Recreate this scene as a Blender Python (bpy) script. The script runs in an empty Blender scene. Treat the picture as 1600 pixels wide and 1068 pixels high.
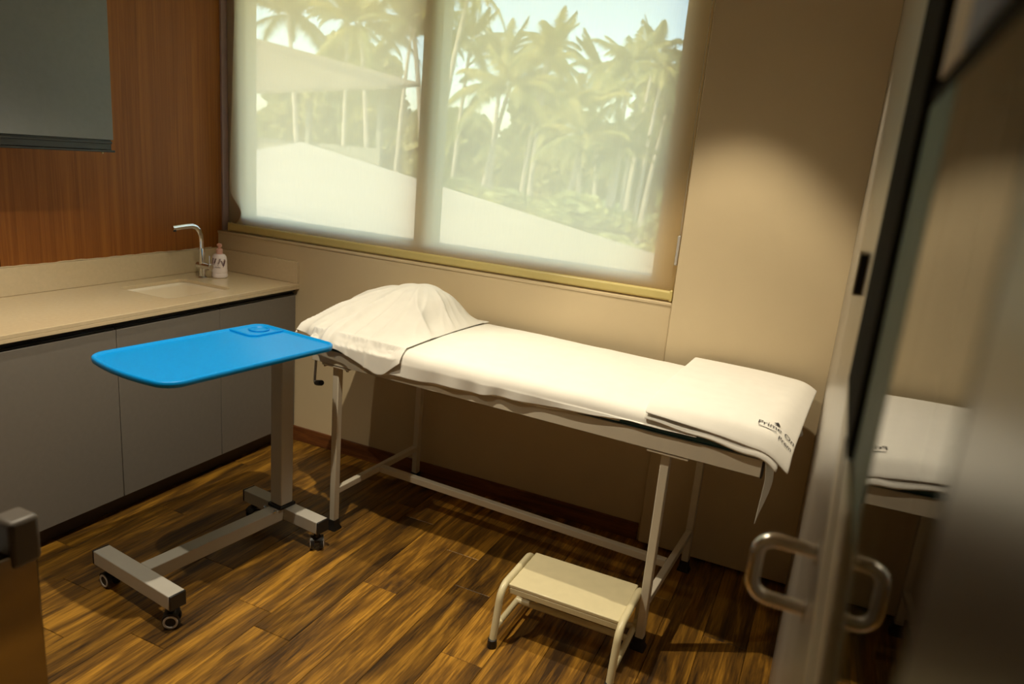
import bpy, bmesh, math, random
import numpy as np
from mathutils import Vector, Matrix

random.seed(7)
rng = np.random.default_rng(7)
S = bpy.context.scene
COL = S.collection
PI = math.pi

# ------------------------------------------------------------------ camera
cam_d = bpy.data.cameras.new('camera')
cam_d.sensor_width = 36.0
cam_d.lens = 1135.57 * 36 / 1600
cam_d.clip_start = 0.02
cam_d.dof.use_dof = True
cam_d.dof.focus_distance = 2.75
cam_d.dof.aperture_fstop = 2.8
cam = bpy.data.objects.new('camera', cam_d)
COL.objects.link(cam)
cam.matrix_world = Matrix(((0.9043805, -0.18013334, 0.3868435, 0.0),
                           (0.41794783, 0.19097115, -0.88817207, 0.0),
                           (0.08611346, 0.9649259, 0.24799692, 1.6),
                           (0, 0, 0, 1)))
S.camera = cam
S.view_settings.view_transform = 'Standard'
S.view_settings.look = 'None'
S.view_settings.gamma = 1.0
S.view_settings.use_curve_mapping = False
S.view_settings.exposure = 0.0

# ------------------------------------------------------------------ sky, sun, lamps
W = bpy.data.worlds.new('sky'); S.world = W
W.use_nodes = True
wn = W.node_tree.nodes; wn.clear()
sky = wn.new('ShaderNodeTexSky'); sky.sky_type = 'NISHITA'
sky.sun_disc = False; sky.sun_elevation = math.radians(48); sky.sun_rotation = math.radians(200)
sky.air_density = 1.0; sky.dust_density = 1.5; sky.ozone_density = 1.5
bg = wn.new('ShaderNodeBackground'); bg.inputs['Strength'].default_value = 0.93
wo = wn.new('ShaderNodeOutputWorld')
W.node_tree.links.new(sky.outputs[0], bg.inputs[0]); W.node_tree.links.new(bg.outputs[0], wo.inputs[0])

sun_d = bpy.data.lights.new('sun', 'SUN'); sun_d.energy = 12.5; sun_d.angle = 0.01; sun_d.color = (1.0, 0.93, 0.78)
sun = bpy.data.objects.new('sun', sun_d); COL.objects.link(sun)
sun.rotation_euler = Vector((0.35, 0.62, -0.80)).to_track_quat('-Z', 'Y').to_euler()

CEIL = 2.64
WARM = (1.0, 0.87, 0.64)
SPOTS = [  # x, y, watts, full cone degrees, blend
    (-1.42, 1.60, 138, 112, 0.70),
    (-0.40, 2.34, 90, 68, 0.40),
    (-2.00, 0.95, 65, 104, 0.75),
]
for (x, y, w, a, b) in SPOTS:
    d = bpy.data.lights.new('ceiling_spot', 'SPOT'); d.energy = w; d.color = WARM
    d.spot_size = math.radians(a); d.spot_blend = b; d.shadow_soft_size = 0.016
    o = bpy.data.objects.new('ceiling_spot', d); COL.objects.link(o); o.location = (x, y, CEIL - 0.035)

# ------------------------------------------------------------------ materials
def newmat(name):
    m = bpy.data.materials.new(name); m.use_nodes = True
    nt = m.node_tree; p = nt.nodes['Principled BSDF']
    return m, nt, p

def mat(name, color, rough=0.5, metal=0.0, var=0.06, scale=12.0, bump=0.0, bscale=60.0, spec=0.5, coat=0.0):
    m, nt, p = newmat(name)
    p.inputs['Roughness'].default_value = rough
    p.inputs['Metallic'].default_value = metal
    p.inputs['Specular IOR Level'].default_value = spec
    p.inputs['Coat Weight'].default_value = coat
    tc = nt.nodes.new('ShaderNodeTexCoord')
    nz = nt.nodes.new('ShaderNodeTexNoise'); nz.inputs['Scale'].default_value = scale; nz.inputs['Detail'].default_value = 4
    nt.links.new(tc.outputs['Object'], nz.inputs['Vector'])
    r = nt.nodes.new('ShaderNodeValToRGB')
    c = color
    r.color_ramp.elements[0].position = 0.3; r.color_ramp.elements[1].position = 0.7
    r.color_ramp.elements[0].color = (c[0]*(1-var), c[1]*(1-var), c[2]*(1-var), 1)
    r.color_ramp.elements[1].color = (min(1, c[0]*(1+var)), min(1, c[1]*(1+var)), min(1, c[2]*(1+var)), 1)
    nt.links.new(nz.outputs['Fac'], r.inputs['Fac']); nt.links.new(r.outputs['Color'], p.inputs['Base Color'])
    if bump > 0:
        n2 = nt.nodes.new('ShaderNodeTexNoise'); n2.inputs['Scale'].default_value = bscale; n2.inputs['Detail'].default_value = 3
        nt.links.new(tc.outputs['Object'], n2.inputs['Vector'])
        b = nt.nodes.new('ShaderNodeBump'); b.inputs['Strength'].default_value = bump; b.inputs['Distance'].default_value = 0.003
        nt.links.new(n2.outputs['Fac'], b.inputs['Height']); nt.links.new(b.outputs['Normal'], p.inputs['Normal'])
    return m

def woodmat(name, dark, mid, light, rough, stretch, scale, fine=90.0, perobj=True, contrast=1.0, spec=0.5, dist=1.3, finew=.30, finestretch=None):
    """grain stretched along one axis (stretch = scale per axis)"""
    m, nt, p = newmat(name)
    p.inputs['Roughness'].default_value = rough
    p.inputs['Specular IOR Level'].default_value = spec
    L = nt.links.new
    tc = nt.nodes.new('ShaderNodeTexCoord')
    vec = tc.outputs['Object']
    if perobj:
        oi = nt.nodes.new('ShaderNodeObjectInfo')
        cmb = nt.nodes.new('ShaderNodeCombineXYZ')
        mul = nt.nodes.new('ShaderNodeMath'); mul.operation = 'MULTIPLY'; mul.inputs[1].default_value = 37.0
        L(oi.outputs['Random'], mul.inputs[0]); L(mul.outputs[0], cmb.inputs[0]); L(mul.outputs[0], cmb.inputs[1]); L(mul.outputs[0], cmb.inputs[2])
        add = nt.nodes.new('ShaderNodeVectorMath'); add.operation = 'ADD'
        L(vec, add.inputs[0]); L(cmb.outputs[0], add.inputs[1]); vec = add.outputs[0]
    mp = nt.nodes.new('ShaderNodeMapping'); mp.inputs['Scale'].default_value = stretch
    L(vec, mp.inputs['Vector'])
    n1 = nt.nodes.new('ShaderNodeTexNoise'); n1.inputs['Scale'].default_value = scale; n1.inputs['Detail'].default_value = 6
    n1.inputs['Roughness'].default_value = 0.6; n1.inputs['Distortion'].default_value = dist
    L(mp.outputs[0], n1.inputs['Vector'])
    n2 = nt.nodes.new('ShaderNodeTexNoise'); n2.inputs['Scale'].default_value = fine; n2.inputs['Detail'].default_value = 3
    if finestretch:
        mp2 = nt.nodes.new('ShaderNodeMapping'); mp2.inputs['Scale'].default_value = finestretch
        L(vec, mp2.inputs['Vector']); L(mp2.outputs[0], n2.inputs['Vector']); n2.inputs['Distortion'].default_value = .6
    else: L(mp.outputs[0], n2.inputs['Vector'])
    mx = nt.nodes.new('ShaderNodeMath'); mx.operation = 'MULTIPLY_ADD'; mx.inputs[1].default_value = finew; mx.inputs[2].default_value = -finew/2
    L(n2.outputs['Fac'], mx.inputs[0])
    sm = nt.nodes.new('ShaderNodeMath'); sm.operation = 'ADD'
    L(n1.outputs['Fac'], sm.inputs[0]); L(mx.outputs[0], sm.inputs[1])
    r = nt.nodes.new('ShaderNodeValToRGB')
    k = 0.16 / contrast
    r.color_ramp.elements[0].position = 0.5 - k; r.color_ramp.elements[0].color = (*dark, 1)
    r.color_ramp.elements[1].position = 0.5 + k; r.color_ramp.elements[1].color = (*light, 1)
    e = r.color_ramp.elements.new(0.5); e.color = (*mid, 1)
    L(sm.outputs[0], r.inputs['Fac'])
    out = r.outputs['Color']
    if perobj:
        hsv = nt.nodes.new('ShaderNodeHueSaturation')
        mr = nt.nodes.new('ShaderNodeMapRange'); mr.inputs['To Min'].default_value = 0.72; mr.inputs['To Max'].default_value = 1.22
        L(oi.outputs['Random'], mr.inputs['Value']); L(mr.outputs[0], hsv.inputs['Value']); L(out, hsv.inputs['Color'])
        out = hsv.outputs['Color']
    L(out, p.inputs['Base Color'])
    b = nt.nodes.new('ShaderNodeBump'); b.inputs['Strength'].default_value = 0.12; b.inputs['Distance'].default_value = 0.001
    L(n2.outputs['Fac'], b.inputs['Height']); L(b.outputs['Normal'], p.inputs['Normal'])
    return m

M = {}
M['wall'] = mat('wall_paint', (0.63, 0.51, 0.325), 0.55, var=0.03, scale=3, bump=0.05, bscale=180)
M['ceiling'] = mat('ceiling_paint', (0.50, 0.40, 0.27), 0.8, var=0.02, scale=3)
M['panelwood'] = woodmat('teak_laminate', (0.210, 0.066, 0.010), (0.280, 0.092, 0.014), (0.37, 0.130, 0.018), 0.50, (14, 14, 0.25), 3.0, 60.0, perobj=False, contrast=0.7, spec=.25)
M['plank'] = woodmat('acacia_plank', (0.050, 0.026, 0.010), (0.20, 0.095, 0.015), (0.50, 0.25, 0.032), 0.36, (7.5, 0.85, 7.5), 1.8, 17.0, contrast=0.95, dist=0.9, finew=.40, finestretch=(9, .45, 9))
M['skirting'] = woodmat('skirting_wood', (0.09, 0.03, 0.01), (0.15, 0.05, 0.015), (0.22, 0.08, 0.02), 0.4, (0.6, 8, 8), 3.0, 40.0, perobj=False)
M['subfloor'] = mat('subfloor', (0.03, 0.018, 0.01), 0.9)
M['counter'] = mat('beige_stone', (0.62, 0.50, 0.33), 0.16, var=0.03, scale=60)
M['cabinet'] = mat('grey_laminate', (0.185, 0.168, 0.150), 0.45, var=0.03, scale=50, bump=0.02)
M['uppercab'] = mat('slate_laminate', (0.20, 0.205, 0.20), 0.45, var=0.03, scale=50, bump=0.02)
M['black'] = mat('black_profile', (0.012, 0.011, 0.012), 0.32)
M['toekick'] = mat('toekick', (0.07, 0.05, 0.04), 0.5)
M['ceramic'] = mat('ceramic', (0.80, 0.70, 0.54), 0.08, var=0.01)
M['chrome'] = mat('chrome', (0.72, 0.72, 0.74), 0.10, 1.0, var=0.02)
M['steel'] = mat('brushed_steel', (0.62, 0.60, 0.57), 0.26, 1.0, var=0.04, scale=40)
M['rubber'] = mat('black_rubber', (0.012, 0.011, 0.011), 0.45)
M['castergrey'] = mat('caster_grey', (0.52, 0.48, 0.45), 0.4)
M['blue'] = mat('blue_plastic', (0.0, 0.275, 0.76), 0.36, var=0.02, scale=80, bump=0.03, bscale=400, spec=.35)
M['framewhite'] = mat('cream_enamel', (0.66, 0.60, 0.49), 0.35, var=0.02)
M['tablegrey'] = mat('grey_enamel', (0.50, 0.475, 0.43), 0.38, var=0.02)
M['stool'] = mat('ivory_enamel', (0.74, 0.66, 0.42), 0.30, var=0.03, scale=25)
M['teal'] = mat('teal_vinyl', (0.006, 0.075, 0.105), 0.45, var=0.1)
M['sheet'] = mat('white_cotton', (0.80, 0.78, 0.73), 0.9, var=0.02, scale=20, bump=0.10, bscale=22, spec=0.2)
M['bottle'] = mat('pink_bottle', (0.90, 0.80, 0.80), 0.35, var=0.02)
M['rosegold'] = mat('rose_pump', (0.85, 0.48, 0.40), 0.35, 0.1)
M['darkprint'] = mat('dark_print', (0.03, 0.025, 0.03), 0.7)
M['sprig'] = mat('plum_print', (0.12, 0.04, 0.05), 0.6)
M['alu'] = mat('window_aluminium', (0.50, 0.43, 0.32), 0.45, 0.2)
M['rod'] = mat('blind_bar', (0.60, 0.50, 0.20), 0.30, var=0.03)
M['jambstrip'] = mat('mauve_trim', (0.42, 0.30, 0.28), 0.6)
M['rightwall'] = mat('satin_grey_panel', (0.33, 0.295, 0.25), 0.30, 0.5, var=0.03, scale=6)
M['endface'] = mat('panel_edge', (0.42, 0.36, 0.285), 0.42, 0.1, var=0.03)
M['stile'] = mat('satin_aluminium', (0.66, 0.58, 0.45), 0.45, 0.15, var=0.03); M['handle'] = mat('satin_steel', (0.80, 0.76, 0.70), 0.20, 1.0, var=0.02)
M['gasket'] = mat('dark_gasket', (0.016, 0.014, 0.010), 0.9, spec=0.05)
M['darkjamb'] = mat('brown_jamb', (0.060, 0.045, 0.035), 0.30, var=0.1, scale=5)
M['corridor'] = mat('corridor_green', (0.10, 0.14, 0.085), 0.7)
M['notice'] = mat('notice_bluegrey', (0.36, 0.41, 0.55), 0.8, var=0.15, scale=9, spec=.1)
M['noticewhite'] = mat('notice_margin', (0.85, 0.78, 0.68), 0.8, spec=.1)
M['mark'] = mat('notice_mark', (0.30, 0.12, 0.10), 0.6)
M['trolley'] = mat('trolley_steel', (0.24, 0.205, 0.165), 0.14, 1.0, var=0.05, scale=20)
M['greyplastic'] = mat('grey_plastic', (0.075, 0.062, 0.05), 0.5)
M['clear'] = mat('clear_plastic', (0.55, 0.52, 0.48), 0.15, 0.2)
# outdoors
def leafmat(name, c, back=0.45):
    m, nt, p = newmat(name)
    L = nt.links.new
    tc = nt.nodes.new('ShaderNodeTexCoord'); nz = nt.nodes.new('ShaderNodeTexNoise'); nz.inputs['Scale'].default_value = 0.9
    L(tc.outputs['Object'], nz.inputs['Vector'])
    r = nt.nodes.new('ShaderNodeValToRGB')
    r.color_ramp.elements[0].position = .35; r.color_ramp.elements[1].position = .65
    r.color_ramp.elements[0].color = (c[0]*.6, c[1]*.7, c[2]*.7, 1); r.color_ramp.elements[1].color = (c[0]*1.3, c[1]*1.2, c[2], 1)
    L(nz.outputs['Fac'], r.inputs['Fac']); L(r.outputs[0], p.inputs['Base Color'])
    p.inputs['Roughness'].default_value = 0.5
    t = nt.nodes.new('ShaderNodeBsdfTranslucent'); L(r.outputs[0], t.inputs['Color'])
    mx = nt.nodes.new('ShaderNodeMixShader'); mx.inputs[0].default_value = back
    L(p.outputs[0], mx.inputs[1]); L(t.outputs[0], mx.inputs[2])
    L(mx.outputs[0], nt.nodes['Material Output'].inputs['Surface'])
    return m
M['palmleaf'] = leafmat('palm_leaf', (0.40, 0.36, 0.12))
M['palmdark'] = leafmat('palm_leaf_dark', (0.26, 0.25, 0.10))
M['treeleaf'] = leafmat('tree_leaf', (0.34, 0.33, 0.13))
M['bushleaf'] = leafmat('bush_leaf', (0.44, 0.46, 0.20))
M['dryleaf'] = leafmat('dry_leaf', (0.50, 0.24, 0.05))
M['trunk'] = mat('palm_trunk', (0.50, 0.42, 0.33), 0.8, var=0.2, scale=3)
M['ground'] = mat('grass_ground', (0.20, 0.24, 0.08), 0.9, var=0.2, scale=0.5)
M['roofpale'] = mat('pale_roof', (0.32, 0.285, 0.235), 0.6, var=0.06, scale=1.5)
M['roofdark'] = mat('weathered_roof', (0.14, 0.115, 0.085), 0.8, var=0.15, scale=1.0)
M['shedwall'] = mat('shed_wall', (0.45, 0.42, 0.34), 0.8); M['post'] = mat('shed_post', (0.24, 0.22, 0.17), 0.8)

def glassmat(name, tint, refl_rough=0.0, ior=1.55):
    m, nt, p = newmat(name); nt.nodes.remove(p); L = nt.links.new
    fr = nt.nodes.new('ShaderNodeFresnel'); fr.inputs['IOR'].default_value = ior
    ge = nt.nodes.new('ShaderNodeNewGeometry')
    iv = nt.nodes.new('ShaderNodeMath'); iv.operation = 'SUBTRACT'; iv.inputs[0].default_value = 1.0
    ml = nt.nodes.new('ShaderNodeMath'); ml.operation = 'MULTIPLY'     # reflect once, on the outer face
    L(ge.outputs['Backfacing'], iv.inputs[1]); L(fr.outputs[0], ml.inputs[0]); L(iv.outputs[0], ml.inputs[1])
    tr = nt.nodes.new('ShaderNodeBsdfTransparent'); tr.inputs['Color'].default_value = (*tint, 1)
    gl = nt.nodes.new('ShaderNodeBsdfGlossy'); gl.inputs['Roughness'].default_value = refl_rough
    mx = nt.nodes.new('ShaderNodeMixShader')
    L(ml.outputs[0], mx.inputs[0]); L(tr.outputs[0], mx.inputs[1]); L(gl.outputs[0], mx.inputs[2])
    L(mx.outputs[0], nt.nodes['Material Output'].inputs['Surface'])
    return m
M['pane'] = glassmat('window_glass', (0.92, 0.95, 0.93))
M['doorglass'] = glassmat('door_glass', (0.55, 0.68, 0.58), 0.02, 1.8)
M['glassedge'] = mat('glass_edge', (0.12, 0.17, 0.12), 0.6, var=0.1, spec=.15)

def blindmat():
    m, nt, p = newmat('sunscreen_fabric'); L = nt.links.new
    p.inputs['Base Color'].default_value = (0.82, 0.66, 0.38, 1); p.inputs['Roughness'].default_value = 0.9
    p.inputs['Specular IOR Level'].default_value = 0.1
    t = nt.nodes.new('ShaderNodeBsdfTranslucent'); t.inputs['Color'].default_value = (1.0, 0.815, 0.50, 1)
    m1 = nt.nodes.new('ShaderNodeMixShader'); m1.inputs[0].default_value = 0.75
    L(p.outputs[0], m1.inputs[1]); L(t.outputs[0], m1.inputs[2])
    tr = nt.nodes.new('ShaderNodeBsdfTransparent'); tr.inputs['Color'].default_value = (1.0, 0.97, 0.86, 1)
    m2 = nt.nodes.new('ShaderNodeMixShader')
    # weave: fine threads let through a little more or less
    tc = nt.nodes.new('ShaderNodeTexCoord')
    wv = nt.nodes.new('ShaderNodeTexNoise'); wv.inputs['Scale'].default_value = 3.0
    mp = nt.nodes.new('ShaderNodeMapping'); mp.inputs['Scale'].default_value = (60, 1, 4)
    L(tc.outputs['Object'], mp.inputs[0]); L(mp.outputs[0], wv.inputs['Vector'])
    mr = nt.nodes.new('ShaderNodeMapRange'); mr.inputs['To Min'].default_value = 0.155; mr.inputs['To Max'].default_value = 0.20
    L(wv.outputs['Fac'], mr.inputs['Value']); L(mr.outputs[0], m2.inputs[0])
    L(m1.outputs[0], m2.inputs[1]); L(tr.outputs[0], m2.inputs[2])
    L(m2.outputs[0], nt.nodes['Material Output'].inputs['Surface'])
    return m
M['blind'] = blindmat()

def lampmat():
    m, nt, p = newmat('lamp_glow')
    p.inputs['Emission Color'].default_value = (1, 0.85, 0.6, 1); p.inputs['Emission Strength'].default_value = 6
    return m
M['lamp'] = lampmat()

# ------------------------------------------------------------------ mesh helpers
class MB:
    def __init__(s): s.bm = bmesh.new()
    def box(s, lo, hi, rotz=0, pivot=None):
        lo = Vector(lo); hi = Vector(hi); c = (lo+hi)/2; d = hi-lo
        mt = Matrix.Translation(c) @ Matrix.Diagonal((*d, 1))
        if rotz: pv = Vector(pivot) if pivot else c; mt = Matrix.Translation(pv) @ Matrix.Rotation(rotz, 4, 'Z') @ Matrix.Translation(-pv) @ mt
        bmesh.ops.create_cube(s.bm, size=1, matrix=mt); return s
    def cyl(s, a, b, r, r2=None, seg=24):
        a = Vector(a); b = Vector(b); d = b-a
        q = d.to_track_quat('Z', 'Y').to_matrix().to_4x4()
        bmesh.ops.create_cone(s.bm, cap_ends=True, segments=seg, radius1=r, radius2=r if r2 is None else r2, depth=d.length, matrix=Matrix.Translation((a+b)/2) @ q)
        return s
    def sphere(s, c, r, sc=(1, 1, 1), u=20, v=12):
        bmesh.ops.create_uvsphere(s.bm, u_segments=u, v_segments=v, radius=r, matrix=Matrix.Translation(c) @ Matrix.Diagonal((*sc, 1))); return s
    def tube(s, pts, r, seg=14, flat=None, closed=False):
        """swept tube; flat=(rx, rz) gives an elliptical/flat section"""
        pts = [Vector(p) for p in pts]; n = len(pts); rings = []
        up = None
        for i, p in enumerate(pts):
            if closed: t = (pts[(i+1) % n]-pts[i-1]).normalized()
            else: t = (pts[min(i+1, n-1)]-pts[max(i-1, 0)]).normalized()
            if up is None:
                up = Vector((0, 0, 1)) if abs(t.z) < .9 else Vector((1, 0, 0))
            side = t.cross(up).normalized(); up = side.cross(t).normalized()
            rx, rz = (r, r) if flat is None else flat
            rr = r[i] if isinstance(r, (list, tuple)) else None
            if rr is not None: rx = rz = rr
            rings.append([s.bm.verts.new(p + side*rx*math.cos(2*PI*k/seg) + up*rz*math.sin(2*PI*k/seg)) for k in range(seg)])
        m = n if closed else n-1
        for i in range(m):
            a, b = rings[i], rings[(i+1) % n]
            for k in range(seg): s.bm.faces.new((a[k], a[(k+1) % seg], b[(k+1) % seg], b[k]))
        if not closed: s.bm.faces.new(rings[0][::-1]); s.bm.faces.new(rings[-1])
        return s
    def lathe(s, prof, c=(0, 0, 0), seg=32, axis='Z', caps=True):
        rings = []
        for (r, z) in prof:
            ring = []
            for k in range(seg):
                a = 2*PI*k/seg
                p = (r*math.cos(a), r*math.sin(a), z)
                if axis == 'X': p = (z, r*math.cos(a), r*math.sin(a))
                if axis == 'Y': p = (r*math.cos(a), z, r*math.sin(a))
                ring.append(s.bm.verts.new((p[0]+c[0], p[1]+c[1], p[2]+c[2])))
            rings.append(ring)
        for a, b in zip(rings, rings[1:]):
            for k in range(seg): s.bm.faces.new((a[k], a[(k+1) % seg], b[(k+1) % seg], b[k]))
        if caps: s.bm.faces.new(rings[0][::-1]); s.bm.faces.new(rings[-1])
        return s
    def prism(s, outline, z0, z1):
        a = [s.bm.verts.new((x, y, z0)) for x, y in outline]; b = [s.bm.verts.new((x, y, z1)) for x, y in outline]
        n = len(a); s.bm.faces.new(a[::-1]); s.bm.faces.new(b)
        for i in range(n): s.bm.faces.new((a[i], a[(i+1) % n], b[(i+1) % n], b[i]))
        return s
    def loft(s, loops, cap0=True, cap1=True):
        rings = [[s.bm.verts.new(p) for p in l] for l in loops]
        n = len(rings[0])
        for a, b in zip(rings, rings[1:]):
            for k in range(n): s.bm.faces.new((a[k], a[(k+1) % n], b[(k+1) % n], b[k]))
        if cap0: s.bm.faces.new(rings[0][::-1])
        if cap1: s.bm.faces.new(rings[-1])
        return s
    def grid(s, P):
        nu, nv = P.shape[:2]
        v = [[s.bm.verts.new(P[i, j]) for j in range(nv)] for i in range(nu)]
        for i in range(nu-1):
            for j in range(nv-1): s.bm.faces.new((v[i][j], v[i+1][j], v[i+1][j+1], v[i][j+1]))
        return s
    def build(s, name, m, parent=None, bevel=0, smooth=True, solid=0, sub=0, seg=2, angle=35):
        bmesh.ops.recalc_face_normals(s.bm, faces=s.bm.faces)
        me = bpy.data.meshes.new(name); s.bm.to_mesh(me); s.bm.free()
        me.materials.append(m)
        o = bpy.data.objects.new(name, me); COL.objects.link(o)
        if parent is not None: o.parent = parent
        if smooth:
            for f in me.polygons: f.use_smooth = True
            me.set_sharp_from_angle(angle=math.radians(angle))
        if solid:
            md = o.modifiers.new('solid', 'SOLIDIFY'); md.thickness = solid; md.offset = -1
        if bevel:
            md = o.modifiers.new('bevel', 'BEVEL'); md.width = bevel; md.segments = seg; md.limit_method = 'ANGLE'; md.angle_limit = math.radians(40)
            md.harden_normals = False
        if sub:
            md = o.modifiers.new('sub', 'SUBSURF'); md.levels = sub; md.render_levels = sub
        return o

def thing(name, label, cat, loc=(0, 0, 0), rotz=0, group=None):
    o = bpy.data.objects.new(name, None); COL.objects.link(o); o.empty_display_size = 0.1
    o.location = loc; o.rotation_euler = (0, 0, rotz); return tag(o, label, cat, group)
def tag(o, label, cat, group=None):
    o['label'] = label; o['category'] = cat
    if group: o['group'] = group
    return o
def struct(o): o['kind'] = 'structure'; return o

def rrect(x0, x1, y0, y1, r, n=6):
    out = []
    for (cx, cy, a0) in ((x1-r, y1-r, 0), (x0+r, y1-r, PI/2), (x0+r, y0+r, PI), (x1-r, y0+r, 1.5*PI)):
        for k in range(n+1):
            a = a0 + PI/2*k/n; out.append((cx+r*math.cos(a), cy+r*math.sin(a)))
    return out

def bend(pts, r, n=7):
    """polyline with rounded corners"""
    pts = [Vector(p) for p in pts]; out = [pts[0]]
    for i in range(1, len(pts)-1):
        p, a, b = pts[i], pts[i-1], pts[i+1]
        d1 = (a-p).normalized(); d2 = (b-p).normalized()
        ang = d1.angle(d2); t = r/math.tan(ang/2)
        c = p + (d1+d2).normalized()*(r/math.sin(ang/2))
        s0 = p+d1*t - c; s1 = p+d2*t - c
        for k in range(n+1):
            out.append(c + s0.normalized().slerp(s1.normalized(), k/n)*r)
    out.append(pts[-1]); return out

# ------------------------------------------------------------------ room shell
XL, XR, YB = -3.06, 0.040, 2.936           # left wall face, right wall face, window wall face
YF = -1.3
floor = struct(MB().box((-3.2, YF-.1, -0.12), (1.4, YB+.2, -0.012)).build('floor', M['subfloor'], smooth=False))
PW = 0.151
k = 0; meshes = {}
prow = 0
x = -2.615
while x < XR + .02:
    x1 = min(x+PW, XR+.03)
    off = [0.18, 0.62, 0.02, 0.80, 0.41, 0.93, 0.27][prow % 7]*0.92
    y = YF + off - 0.92
    while y < YB:
        ya, yb = max(y, YF), min(y+0.92, YB+.01)
        if yb - ya > .02:
            key = (round(x1-x, 4), round(yb-ya, 4))
            if key not in meshes:
                g = 0.0006
                o = MB().box((g, g, -0.012), (key[0]-g, key[1]-g, 0)).build('plank', M['plank'], floor, smooth=False)
                bmx = bmesh.new(); bmx.from_mesh(o.data)
                bmesh.ops.bevel(bmx, geom=[e for e in bmx.edges if all(v.co.z > -0.001 for v in e.verts)], offset=0.0012, segments=1, affect='EDGES')
                bmx.to_mesh(o.data); bmx.free(); meshes[key] = o.data
            else:
                o = bpy.data.objects.new('plank', meshes[key]); COL.objects.link(o); o.parent = floor
            o.location = (x, ya, 0)
        y += 0.92
    x = x1; prow += 1

# window wall: below the sill, lintel above; a pilaster at the right
SILL = 1.072
wb = MB(); wb.box((XL-.15, YB, -0.1), (-0.56, YB+.16, SILL-.004)); wb.box((XL-.15, YB, 2.5), (-0.56, YB+.16, CEIL+.1))
wall_back = struct(wb.build('wall_back', M['wall'], bevel=0.003))
MB().box((-6.0, YB+.17, 2.58), (2.4, 4.15, 2.72)).build('unseen_overhang', M['wall'], wall_back)  # overhang out of view, added to cut sky light on the upper blind
MB().box((XL-.02, YB-.004, SILL-.012), (-0.575, YB+.12, SILL)).build('window_sill', M['wall'], wall_back, bevel=0.002)
pil = MB().box((-0.578, 2.90, 0.012), (XR+.1, YB+.18, CEIL+.1)).build('pilaster', M['wall'], wall_back, bevel=0.003)
struct(MB().box((XL, YB-.012, 0), (-0.592, YB, 0.08)).build('baseboard_back', M['skirting'], bevel=0.002))
struct(MB().box((-0.578, 2.925, 0), (XR+.05, 2.935, 0.0115)).build('baseboard_right', M['skirting']))

wall_left = struct(MB().box((XL-.15, YF, -0.1), (XL-.018, YB+.16, CEIL+.1)).build('wall_left', M['wall'], smooth=False))
for (a, b) in ((YF, 0.62), (0.624, 1.80), (1.804, YB+.06)):
    MB().box((XL-.018, a, 0.90), (XL, b, CEIL)).build('wall_panel', M['panelwood'], wall_left, bevel=0.0012)
# rough sealant line where the laminate meets the stone upstand
bz = MB()
yy = np.linspace(0.7, YB-.05, 90)
bz.tube([(XL+.002, t, 0.984+.0016*math.sin(t*23)*math.sin(t*5.3)+.0012*math.sin(t*77)) for t in yy], 0.0025, seg=6)
bz.build('sealant', M['wall'], wall_left)

ceiling = struct(MB().box((XL-.15, YF-.1, CEIL), (1.4, YB+.18, CEIL+.1)).build('ceiling', M['ceiling'], smooth=False))
for (x, y, *_r) in SPOTS:
    MB().lathe([(0.035, 0), (0.046, 0), (0.048, -.004), (0.040, -.008), (0.035, -.002)], (x, y, CEIL)).build('downlight_ring', M['steel'], ceiling)
    MB().cyl((x, y, CEIL-.001), (x, y, CEIL-.004), 0.033).build('downlight_lens', M['lamp'], ceiling)

struct(MB().box((XL-.15, YF-.1, -.1), (1.4, YF, CEIL+.1)).build('wall_front', M['wall'], smooth=False))

# right side: satin panel wall up to the door, glazed sliding door, dark jamb, corridor behind it
def yz_prism(pts, x0, x1, org=(0, 0, 0)):
    b = MB()
    b.loft([[(x-org[0], y-org[1], z-org[2]) for y, z in pts] for x in (x0, x1)]); return b
wr = struct(MB().box((XR, 1.0, 0), (XR+.10, 2.898, CEIL)).build('wall_right', M['rightwall'], bevel=0.002))
MB().box((.0262, 1.205, 1.440), (XR+.001, 1.250, 1.504)).build('latch_case', M['steel'], wr, bevel=0.0008)
MB().box((.0290, 1.2035, 1.443), (.0385, 1.2055, 1.501)).build('latch_slot', M['black'], wr)
GX = XR+.004
door = struct(bpy.data.objects.new('door_1', None)); COL.objects.link(door); door.location = (GX, 0.62, 0)
def dl(b, n, m, **k): return b.build(n, m, door, **k)
dl(yz_prism([(1.0, 0), (1.0, 1.36), (.53, 1.155), (.30, 1.03), (.30, 0)], XR-.001, XR+.05, (XR+.004, .62, 0)), 'lower_panel', M['rightwall'], bevel=.002)
def DB(lo, hi): return MB().box((lo[0]-GX, lo[1]-.62, lo[2]), (hi[0]-GX, hi[1]-.62, hi[2]))
OG = (GX, .62, 0)
dl(yz_prism([(.51, 1.6645), (.26, 1.6645), (.26, 1.06), (.30, 1.09), (.335, 1.155), (.51, 1.36)], GX, GX+.008, OG), 'glass_pane', M['doorglass'])
dl(yz_prism([(.998, 1.36), (.575, 1.36), (.335, 1.155), (.302, 1.09), (.302, 1.036), (.53, 1.158)], XR-.002, GX+.02, OG), 'lock_stile', M['stile'], bevel=0.003)
dl(yz_prism([(.755, 1.3605), (.742, 1.3605), (.428, 1.165), (.436, 1.165)], XR-.003, XR-.0021, OG), 'stile_groove', M['gasket'])
dl(DB((XR-.002, 0.69, 1.3605), (GX+.03, .998, 2.50)), 'stile_gasket', M['gasket'], bevel=0.002)
dl(DB((GX-.0003, 0.511, 1.3605), (GX+.010, 0.689, 1.6645)), 'glass_edge', M['glassedge'])
dl(DB((GX-.001, 0.26, 1.6650), (GX+.03, 0.689, 1.678)), 'glass_rail', M['gasket'], bevel=0.002)
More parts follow.
